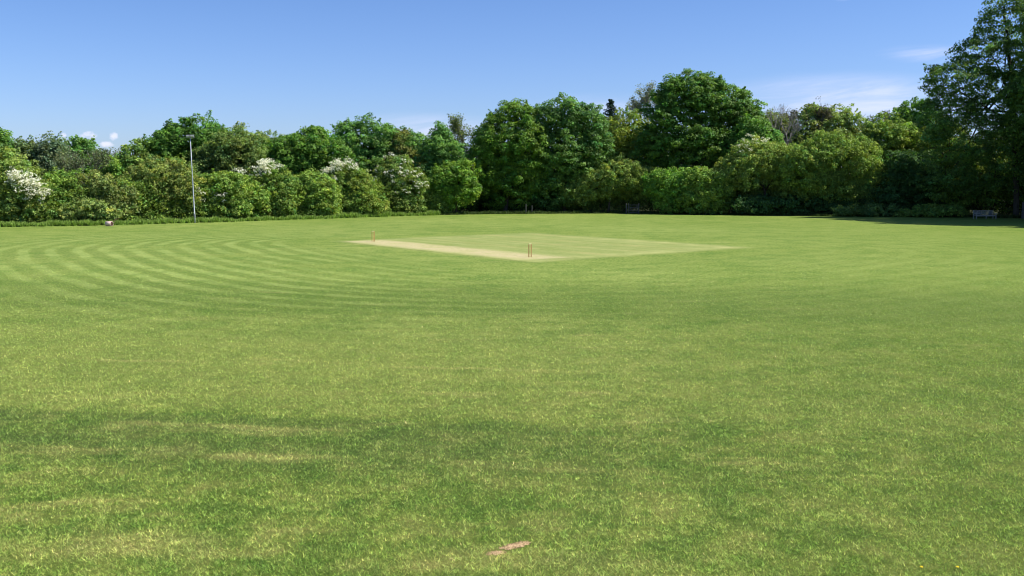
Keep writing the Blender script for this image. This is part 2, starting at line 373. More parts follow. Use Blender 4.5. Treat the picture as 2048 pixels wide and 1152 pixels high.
# short grass blades standing in the near turf
def near_grass(n_blades):
    D0, D1 = 7.6, 46.0
    u = rng.random(n_blades); D = np.exp(np.log(D0) + u * (np.log(D1) - np.log(D0)))
    X = (rng.random(n_blades) * 2 - 1) * (D * 0.62 + 1.0)
    tuft = np.sin(X * 3.1 + np.sin(D * 2.3) * 2) * np.sin(D * 3.7 + np.sin(X * 1.9) * 2)
    tuft2 = np.sin(X * 11.0 + np.sin(D * 9.3) * 2) * np.sin(D * 12.7 + np.sin(X * 7.9) * 2)
    keep = rng.random(n_blades) < 0.75 + 0.2 * tuft + 0.15 * tuft2
    keep &= rng.random(n_blades) < np.clip((46.0 - D) / 30.0, 0, 1)
    soil_d = np.hypot((X - soil_c[0] - 0.0) / 0.28, (D - soil_c[1] - (X - soil_c[0]) * 0.5) / 0.085)
    keep &= soil_d > 1.0
    X, D = X[keep], D[keep]; tuft2 = tuft2[keep]; n_ = len(X)
    L = (0.024 + 0.034 * rng.random(n_)) * (1 + 0.25 * tuft2) * (1 + (D - 8) * 0.012)
    Wd = (0.0036 + 0.0034 * rng.random(n_)) * (1 + (D - 8) * 0.075)
    th = rng.random(n_) * 2 * np.pi; lean = 0.55 + 0.85 * rng.random(n_)
    dirx, diry = np.cos(th) * np.sin(lean), np.sin(th) * np.sin(lean); dz_ = np.cos(lean)
    ph = th + np.pi / 2 + rng.normal(0, .5, n_); wx, wy = np.cos(ph) * Wd / 2, np.sin(ph) * Wd / 2
    base = np.stack([X, D, np.zeros(n_)], 1)
    V = np.empty((n_, 3, 3)); wv = np.stack([wx, wy, np.zeros(n_)], 1)
    V[:, 0] = base - wv; V[:, 1] = base + wv; V[:, 2] = base + np.stack([dirx * L, diry * L, dz_ * L], 1)
    cell = (np.floor(X / .036).astype(np.int64) * 73856093) ^ (np.floor(D / .045).astype(np.int64) * 19349663)
    cellr = (np.abs(cell) % 1009) / 1009.0
    cc = np.ones((n_, 3)) * (0.60 + 0.75 * rng.random((n_, 1)) + 1.25 * cellr[:, None] ** 2.0)
    dry = rng.random(n_) < 0.22
    cc[dry] *= np.array([1.75, 1.35, 1.7])
    dk = rng.random(n_) < 0.3
    cc[dk] *= np.array([0.62, 0.72, 0.62])
    cl_ = rng.random(n_) < 0.02; cc[cl_] *= np.array([1.9, 1.55, 2.6])            # pale clippings lying on top
    fade = np.clip((D - 12) / 22, 0, 1)[:, None] * .75; cc = cc * (1 - fade) + cc.mean(0) * fade; cc *= 1.31
    return np_mesh('grass_blades', V.reshape(-1, 3), 3, BLADE, cc)
soil_c = ground(1018, 1098)
go = link('grass_blades', near_grass(1300000)); tag(go, 'short green blades of mown grass filling the near ground', 'grass', kind='stuff')

# bare soil scrape near the bottom of the view: a low ragged patch of crumbs
def ragged_patch(name, spots, mat):
    V, Fc = [], []
    for (cx, cy, rx, ry, rot) in spots:
        b = len(V); V.append((cx, cy, 0.014)); N_ = 26
        for ring_, (s, z) in enumerate(((0.55, 0.012), (1.0, 0.003))):
            for k in range(N_):
                t = 2 * math.pi * k / N_; q = s * (1 + 0.22 * math.sin(5 * t + cx * 9) + 0.14 * random.uniform(-1, 1))
                x, y = rx * q * math.cos(t), ry * q * math.sin(t)
                V.append((cx + x * math.cos(rot) - y * math.sin(rot), cy + x * math.sin(rot) + y * math.cos(rot), z + random.uniform(-.002, .004)))
        for k in range(N_):
            Fc.append([b, b + 1 + k, b + 1 + (k + 1) % N_])
            Fc.append([b + 1 + k, b + 1 + N_ + k, b + 1 + N_ + (k + 1) % N_, b + 1 + (k + 1) % N_])
        for _ in range(int(5200 * rx * ry * 4)):                    # loose crumbs, some thrown beyond the rim
            t = random.uniform(0, 6.28); q = random.random() ** .6 * 1.25; r = random.uniform(.003, .011)
            x, y = rx * q * math.cos(t), ry * q * math.sin(t)
            x, y = cx + x * math.cos(rot) - y * math.sin(rot), cy + x * math.sin(rot) + y * math.cos(rot); b = len(V); z = .012 if q < .8 else .006
            a = random.uniform(0, 3)
            V += [(x + r * math.cos(a + k * 2.09), y + r * math.sin(a + k * 2.09), z * .6) for k in range(3)] + [(x, y, z + r * 1.1)]
            Fc += [[b, b + 1, b + 3], [b + 1, b + 2, b + 3], [b + 2, b, b + 3]]
    me = bpy.data.meshes.new(name); me.from_pydata(V, [], Fc); me.materials.append(mat); me.update()
    return link(name, me)
random.seed(3)
s1, s2, s3 = ground(1026, 1093), ground(992, 1107), ground(1047, 1087)
tag(ragged_patch('bare_soil', [(s1[0], s1[1], .14, .065, .50), (s2[0], s2[1], .09, .05, .35), (s3[0], s3[1], .075, .05, .2)], SOIL),
    'scrape of bare pinkish brown earth in the near grass', 'bare patch', kind='structure')

# dandelions in the near grass
def dandelion(x, y, r):
    gx, gy = ground(x, y, 0.04)
    V, cc = [], []
    for lay, (rr, zz) in enumerate(((1.0, 0.0), (0.7, 0.006))):
        for k in range(14):
            t = 2 * math.pi * (k + .5 * lay) / 14
            a, b = t - .2, t + .2
            V += [(0, 0, .035 + zz), (r * rr * math.cos(a), r * rr * math.sin(a), .037 + zz), (r * rr * math.cos(b), r * rr * math.sin(b), .037 + zz)]
            cc.append((0.85, 0.62, 0.03))
    o = empty('dandelion', (gx, gy, 0))
    link('flower_head', np_mesh('flower_head', np.array(V), 3, YELLOW, np.array(cc)), o)
    MB().tube([(0, 0, 0), (0.003, 0, .036)], .0016, 5).build('stem', STEM, o)
    return o
STEM = plain('green_stem', (0.12, 0.2, 0.05), (0.09, 0.16, 0.04), 9, 0.6)
for x, y, r, lb in ((1843, 1133, .017, 'small yellow dandelion head in the near turf, left one of the lower right pair'),
                    (1915, 1133, .017, 'small yellow dandelion head in the near turf, right one of the lower right pair')):
    tag(dandelion(x, y, r), lb, 'dandelion', 'dandelions in the near turf')

# ------------------------------------------------------------------ foliage
def unit(v): return v / np.maximum(np.linalg.norm(v, axis=1, keepdims=True), 1e-9)
def rand_dirs(n): return unit(rng.normal(size=(n, 3)))

SPEC = {  # colour, leaf size, clump radius, flattening, leaves per clump, spread of leaf tilt, density, material
    'sycamore': dict(c=(0.064, 0.126, 0.018), leaf=0.22, cr=0.62, fl=0.7, k=66, tilt=0.55, dens=1.0, mat=LEAF),
    'chestnut': dict(c=(0.052, 0.108, 0.016), leaf=0.24, cr=0.66, fl=0.65, k=66, tilt=0.55, dens=1.0, mat=LEAF),
    'bright':   dict(c=(0.090, 0.190, 0.024), leaf=0.21, cr=0.55, fl=0.7, k=62, tilt=0.6, dens=1.05, mat=LEAF),
    'olive':    dict(c=(0.105, 0.140, 0.030), leaf=0.21, cr=0.50, fl=0.8, k=42, tilt=0.9, dens=0.9, mat=LEAF_MATT),
    'ash':      dict(c=(0.085, 0.135, 0.028), leaf=0.22, cr=0.55, fl=0.7, k=42, tilt=0.85, dens=0.9, mat=LEAF_MATT),
    'willow':   dict(c=(0.155, 0.195, 0.042), leaf=0.17, cr=0.42, fl=0.85, k=44, tilt=0.9, dens=1.0, mat=LEAF_MATT),
    'greywood': dict(c=(0.100, 0.120, 0.060), leaf=0.20, cr=0.55, fl=0.8, k=40, tilt=1.0, dens=0.8, mat=LEAF_MATT),
    'hedge':    dict(c=(0.105, 0.155, 0.030), leaf=0.19, cr=0.42, fl=0.8, k=44, tilt=0.85, dens=1.0, mat=LEAF_MATT),
    'hedgedim': dict(c=(0.085, 0.125, 0.028), leaf=0.19, cr=0.45, fl=0.8, k=42, tilt=0.9, dens=0.9, mat=LEAF_MATT),
    'lime':     dict(c=(0.170, 0.260, 0.035), leaf=0.24, cr=0.55, fl=0.65, k=44, tilt=0.8, dens=0.9, mat=LEAF_MATT),
    'alder':    dict(c=(0.060, 0.105, 0.022), leaf=0.21, cr=0.62, fl=0.6, k=46, tilt=0.7, dens=0.8, mat=LEAF),
    'holly':    dict(c=(0.030, 0.065, 0.018), leaf=0.22, cr=0.6, fl=0.6, k=50, tilt=0.7, dens=1.0, mat=LEAF_MATT),  # leaf colour darkened to deepen the shade at the foot of the trees
}
LEAF_GAIN = 2.05          # raises all the leaf colours above alike, tuned by eye for brighter crowns

def leaves(centres, cr, fl, k, leaf, tilt, base, vary=0.28, hue=0.15, out=None):
    """triangular leaves scattered over flattened clumps; returns (vertices, colours)"""
    nc = len(centres); N_ = nc * k
    C = np.repeat(centres, k, axis=0); CR = np.repeat(cr, k)
    d = rand_dirs(N_); d[:, 2] = np.where((d[:, 2] < 0) & (rng.random(N_) < 0.5), -d[:, 2], d[:, 2])
    rad = CR * (0.45 + 0.6 * rng.random(N_) ** 0.6)
    pos = C + d * np.stack([rad, rad, rad * fl], 1)
    nrm = d * 0.75 + np.array([0, 0, 0.55]) + rng.normal(size=(N_, 3)) * tilt
    if out is not None: nrm += np.repeat(out, k, axis=0) * 0.35
    nrm = unit(nrm)
    t = unit(np.cross(nrm, rand_dirs(N_))); b = np.cross(nrm, t)
    s = (leaf * (0.55 + 0.8 * rng.random(N_)))[:, None]
    thin = rng.random(N_) < np.clip((CR / np.percentile(cr, 70)) ** 2 * 1.05, .12, 1)    # small clumps carry fewer leaves
    V = np.empty((N_, 3, 3)); V[:, 0] = pos - b * s * .55; V[:, 1] = pos + t * s * .5 + b * s * .35; V[:, 2] = pos - t * s * .38 + b * s * .6
    cl = np.exp(rng.normal(0, vary * 0.75, nc)); ch = rng.normal(0, hue, nc)
    m = np.repeat(cl, k) * np.exp(rng.normal(0, vary * 0.7, N_)); h = np.repeat(ch, k) + rng.normal(0, hue * 0.5, N_)
    colr = np.array(base)[None, :] * m[:, None] * np.stack([1 + h * 1.2, 1 + h * 0.3, 1 - h * 0.3], 1)
    V, colr = V[thin], colr[thin]
    return V.reshape(-1, 3), np.clip(colr, 0.004, 0.95)

def clump_points(lobes, sp, gap=0.0):
    P_, O_, R_ = [], [], []
    for i, (c, r) in enumerate(lobes):
        a, b, h = r
        area = 4 * math.pi * (((a * b) ** 1.6 + (a * h) ** 1.6 + (b * h) ** 1.6) / 3) ** (1 / 1.6)
        n_ = int(area / (sp['cr'] ** 2 * 1.35) * sp['dens']) + 6
        d = rand_dirs(n_)
        ph = rng.random(6) * 6.28
        bump = 1 + 0.10 * np.sin(d[:, 0] * 5 + ph[0]) * np.sin(d[:, 2] * 6 + ph[1]) + 0.09 * np.sin(d[:, 1] * 7 + ph[2] + d[:, 0] * 3) + 0.06 * np.sin(d[:, 2] * 13 + d[:, 0] * 11 + ph[3])
        f = np.where(rng.random(n_) < 0.78, 0.86 + 0.17 * rng.random(n_), 0.45 + 0.4 * rng.random(n_)) * bump
        f = np.where(rng.random(n_) < 0.05, f * rng.uniform(1.04, 1.14, n_), f)
        q = c + d * np.array(r) * f[:, None]
        ok = q[:, 2] > 0.12
        ok &= ~((d[:, 1] > 0.35) & (rng.random(n_) < 0.45))                # fewer clumps round the back
        if gap: ok &= ~((d[:, 2] < -0.3) & (rng.random(n_) < gap))
        for j, (c2, r2) in enumerate(lobes):
            if j != i: ok &= np.linalg.norm((q - c2) / np.array(r2), axis=1) > 0.72
        P_.append(q[ok]); O_.append(d[ok]); R_.append(sp['cr'] * (0.6 + 0.65 * rng.random(ok.sum())))
    P_, O_, R_ = np.concatenate(P_), np.concatenate(O_), np.concatenate(R_)
    pick = (O_[:, 2] > -.1) & (rng.random(len(P_)) < (0.09 if sp['cr'] > .58 else .17))       # shoots standing out of the outline
    q, d, r = P_[pick], O_[pick], R_[pick]
    d = unit(d * np.array([1, 1, .6]) + np.array([0, 0, .7]) + rng.normal(0, .25, d.shape))
    for k_, (s_, t_) in enumerate(((.75, .45), (1.05, .34), (1.35, .24))):
        keep = rng.random(len(q)) < (1, .8, .5)[k_]
        P_ = np.concatenate([P_, (q + d * (r * s_)[:, None])[keep]]); O_ = np.concatenate([O_, d[keep]]); R_ = np.concatenate([R_, (r * t_)[keep]])
    return P_, O_, R_

def branches(mb, base, top, r0, r1, seg=5, wob=0.04):
    base, top = Vector(base), Vector(top); L = (top - base).length
    pts = [base + (top - base) * (i / seg) + (Vector((random.uniform(-1, 1), random.uniform(-1, 1), 0)) * wob * L * (0 < i < seg)) for i in range(seg + 1)]
    mb.tube(pts, [r0 + (r1 - r0) * (i / seg) for i in range(seg + 1)], 7, cap=False)
    return pts

def px_lobes(lob, Y):
    out, sat = [], []
    for q in lob:
        x, y, rx, ry = q[:4]; off = q[4] if len(q) > 4 else 0.0; dep = q[5] if len(q) > 5 else None
        YY = Y + off; s = YY / F
        a, h = rx * s, ry * s
        c = at(x, y, YY); r = (a, dep if dep else 0.5 * a + 0.45 * h, h)
        out.append((c, r))
        if min(a, h) > 1.1:                              # smaller boughs bulging out of each big one break up its outline
            for _ in range(5):
                d = rand_dirs(1)[0]; d[2] = abs(d[2]) * .9 - .1; d[1] = -abs(d[1]) if rng.random() < .7 else d[1]
                f = rng.uniform(.62, .80); q_ = rng.uniform(.24, .38)
                sat.append((c + d * np.array(r) * f, (a * q_ * 1.1, r[1] * q_, h * q_ * .9)))
    return out, sat

def tree(name, label, cat, group, spec, off, trunk_x, lob, blossom=None, trunk_r=None, bark=None, colr=None, twigs=0, gap=0.0, dens=1.0, trunk_top=None, vary=0.28, hue=0.12):
    if group == GF: off += 1.6
    Y = edge_y(trunk_x) + off
    sp = dict(SPEC[spec]); sp['dens'] *= dens
    if group == GF and off > 3.5 and 'bush' in name:      # the hedge runs on low between its bushes
        x0, x1 = min(q[0] for q in lob), max(q[0] for q in lob); ym = min(q[1] for q in lob)
        lob = lob + [(x0 - 14, 400, 26, 36, 1.0), (x1 + 14, 402, 26, 34, 1.0), (x0 - 4, ym + 8, 24, 22, 1.2), (x1 + 6, ym + 10, 24, 22, 1.2)]
    if colr: sp['c'] = colr
    L, SAT = px_lobes(lob, Y)
    bx = (trunk_x - 1024) / F * Y
    root = empty(name, (bx, Y, 0)); tag(root, label, cat, group)
    top = max(c[2] + r[2] for c, r in L); hgt = top
    tr = trunk_r or 0.016 * hgt + 0.04
    mb = MB()
    main = max(L, key=lambda q: q[1][0] * q[1][2])[0] if trunk_top is None else at(trunk_top[0], trunk_top[1], Y)
    loc = lambda p_: (p_[0] - bx, p_[1] - Y, p_[2])
    fork = Vector((0, 0, 0)).lerp(Vector(loc(main)), 0.42)
    fork.x *= 0.5; fork.y *= 0.5
    branches(mb, (0, 0, -0.05), fork, tr * 1.15, tr * 0.8, 4, 0.012)
    branches(mb, fork, loc(main), tr * 0.8, tr * 0.3, 5, 0.03)
    for c, r in L:
        e = Vector(loc(c)) + Vector((0, 0, r[2] * 0.35))
        branches(mb, fork.lerp(Vector(loc(main)), random.uniform(0, .5)), e, tr * 0.45, tr * 0.1, 5, 0.05)
        for _ in range(5):
            d_ = rand_dirs(1)[0]; d_[2] = abs(d_[2])
            branches(mb, Vector(loc(c)) - Vector((0, 0, r[2] * .3)), Vector(loc(c + d_ * np.array(r) * 0.92)), tr * 0.16, tr * 0.04, 4, 0.06)
    for _ in range(twigs):
        c, r = L[random.randrange(len(L))]; d_ = rand_dirs(1)[0]; d_[2] = abs(d_[2]) + .3; d_[1] = -abs(d_[1]); d_ /= np.linalg.norm(d_)
        s_ = c + d_ * np.array(r) * 0.55; e_ = c + d_ * np.array(r) * random.uniform(1.0, 1.22)
        branches(mb, loc(s_), loc(e_), 0.05, 0.012, 4, 0.08)
    mb.build('trunk', bark or BARK, root)
    q, o, r_ = clump_points(L + SAT, sp, gap); q0, o0 = q, o
    V, cc = leaves(q - np.array([bx, Y, 0]), r_, sp['fl'], sp['k'], sp['leaf'], sp['tilt'], np.array(sp['c']) * LEAF_GAIN, vary=vary, hue=hue, out=o)
    if spec != 'alder':                                  # bigger, sparser leaves deep inside, so that crowns are not hollow
        P_ = []
        for c, r in L:
            n_ = int(math.pi * (r[0] * r[2] + r[0] * r[1] + r[1] * r[2]) * 1.1) + 8
            P_.append(c + rand_dirs(n_) * np.array(r) * (0.15 + 0.62 * rng.random((n_, 1))))
        P_ = np.concatenate(P_); P_ = P_[P_[:, 2] > .3]
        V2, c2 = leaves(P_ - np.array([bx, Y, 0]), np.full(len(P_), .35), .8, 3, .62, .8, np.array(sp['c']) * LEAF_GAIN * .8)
        V = np.concatenate([V, V2]); cc = np.concatenate([cc, c2])
    link('crown', np_mesh('crown', V, 3, sp['mat'], cc), root)
    if blossom:
        B = px_lobes(blossom['lobes'], Y)[0]
        P_, O_ = [], []
        for c, r in B:
            n_ = int(blossom.get('n', 60) * max(r[0] * r[2], .3) )
            d = rand_dirs(n_); q = c + d * np.array(r) * (rng.random((n_, 1)) ** 0.4)
            P_.append(q); O_.append(d)
        px = 1024 + F * q0[:, 0] / q0[:, 1] ; py = 366 - F * (q0[:, 2] - CAMH) / q0[:, 1]
        for (bx_, by_, brx, bry, *_r) in blossom['lobes']:
            for sh_ in (0.25, 0.45):
                ok = (((px - bx_) / (brx + 1)) ** 2 + ((py - by_) / (bry + 2)) ** 2 < 1) & ((o0[:, 1] < .3) | (o0[:, 2] > .3)) & (rng.random(len(px)) < blossom.get('f', 0.5))
                P_.append(q0[ok] + o0[ok] * sh_ + rng.normal(0, .18, (ok.sum(), 3)) + np.array([0, -.15, .12])); O_.append(o0[ok])
        P_, O_ = np.concatenate(P_), np.concatenate(O_)
        V, cc = leaves(P_ - np.array([bx, Y, 0]), 0.20 + 0.22 * rng.random(len(P_)), 0.6, 22, 0.13, 0.8, (0.74, 0.72, 0.60), vary=0.10, hue=0.02, out=O_)
        link('blossom', np_mesh('blossom', V, 3, PETAL, cc), root)
    return root

def bare_tree(name, label, cat, group, off, trunk_x, top_y, spread, levels=6, leafy=0, lc=None, bark=None, base_frac=0.35, seed=1, r0=None, n_up=3):
    random.seed(seed)
    Y = edge_y(trunk_x) + off; bx = (trunk_x - 1024) / F * Y
    hgt = at(trunk_x, top_y, Y)[2]
    root = empty(name, (bx, Y, 0)); tag(root, label, cat, group)
    mb = MB(); tips = []
    r0 = r0 or 0.017 * hgt
    branches(mb, (0, 0, -.05), (0, 0, hgt * base_frac), r0, r0 * .75, 4, .015)
    def grow(p_, d_, L_, r_, lv):
        e = p_ + d_ * L_
        pts = branches(mb, p_, e, r_, r_ * 0.62, 3, 0.06)
        if lv == 0: tips.append(e); return
        if lv <= 2: tips.append(e)
        for _ in range(random.choice((2, 3, 3))):
            nd = (d_ + Vector((random.uniform(-1, 1), random.uniform(-1, 1), random.uniform(-.15, .7))) * spread).normalized()
            grow(pts[random.choice((2, 3, 3))], nd, L_ * random.uniform(.6, .85), max(r_ * 0.6, 0.016), lv - 1)
    L0 = hgt * (1 - base_frac) / 3.3
    for k in range(n_up):
        a = 2 * math.pi * (k + random.random() * .5) / n_up
        grow(Vector((0, 0, hgt * (base_frac - random.uniform(0, .08)))), Vector((math.cos(a) * spread * .8, math.sin(a) * spread * .8, 1)).normalized(), L0 * random.uniform(.85, 1.1), r0 * .5, levels)
    mz = max(t.z for t in tips); k_ = hgt / mz
    mb.v = [(x, y, z * k_) for x, y, z in mb.v]
    mb.build('trunk', bark or PALE_BARK, root)
    if leafy:
        T = np.array([[t.x, t.y, t.z * k_] for t in tips]); T = T[rng.random(len(T)) < leafy]
        V, cc = leaves(T, 0.3 + 0.35 * rng.random(len(T)), 0.8, 14, 0.17, 1.1, lc or (0.16, 0.17, 0.08), 0.25, 0.1)
        link('crown', np_mesh('crown', V, 3, LEAF_MATT, cc), root)
    return root

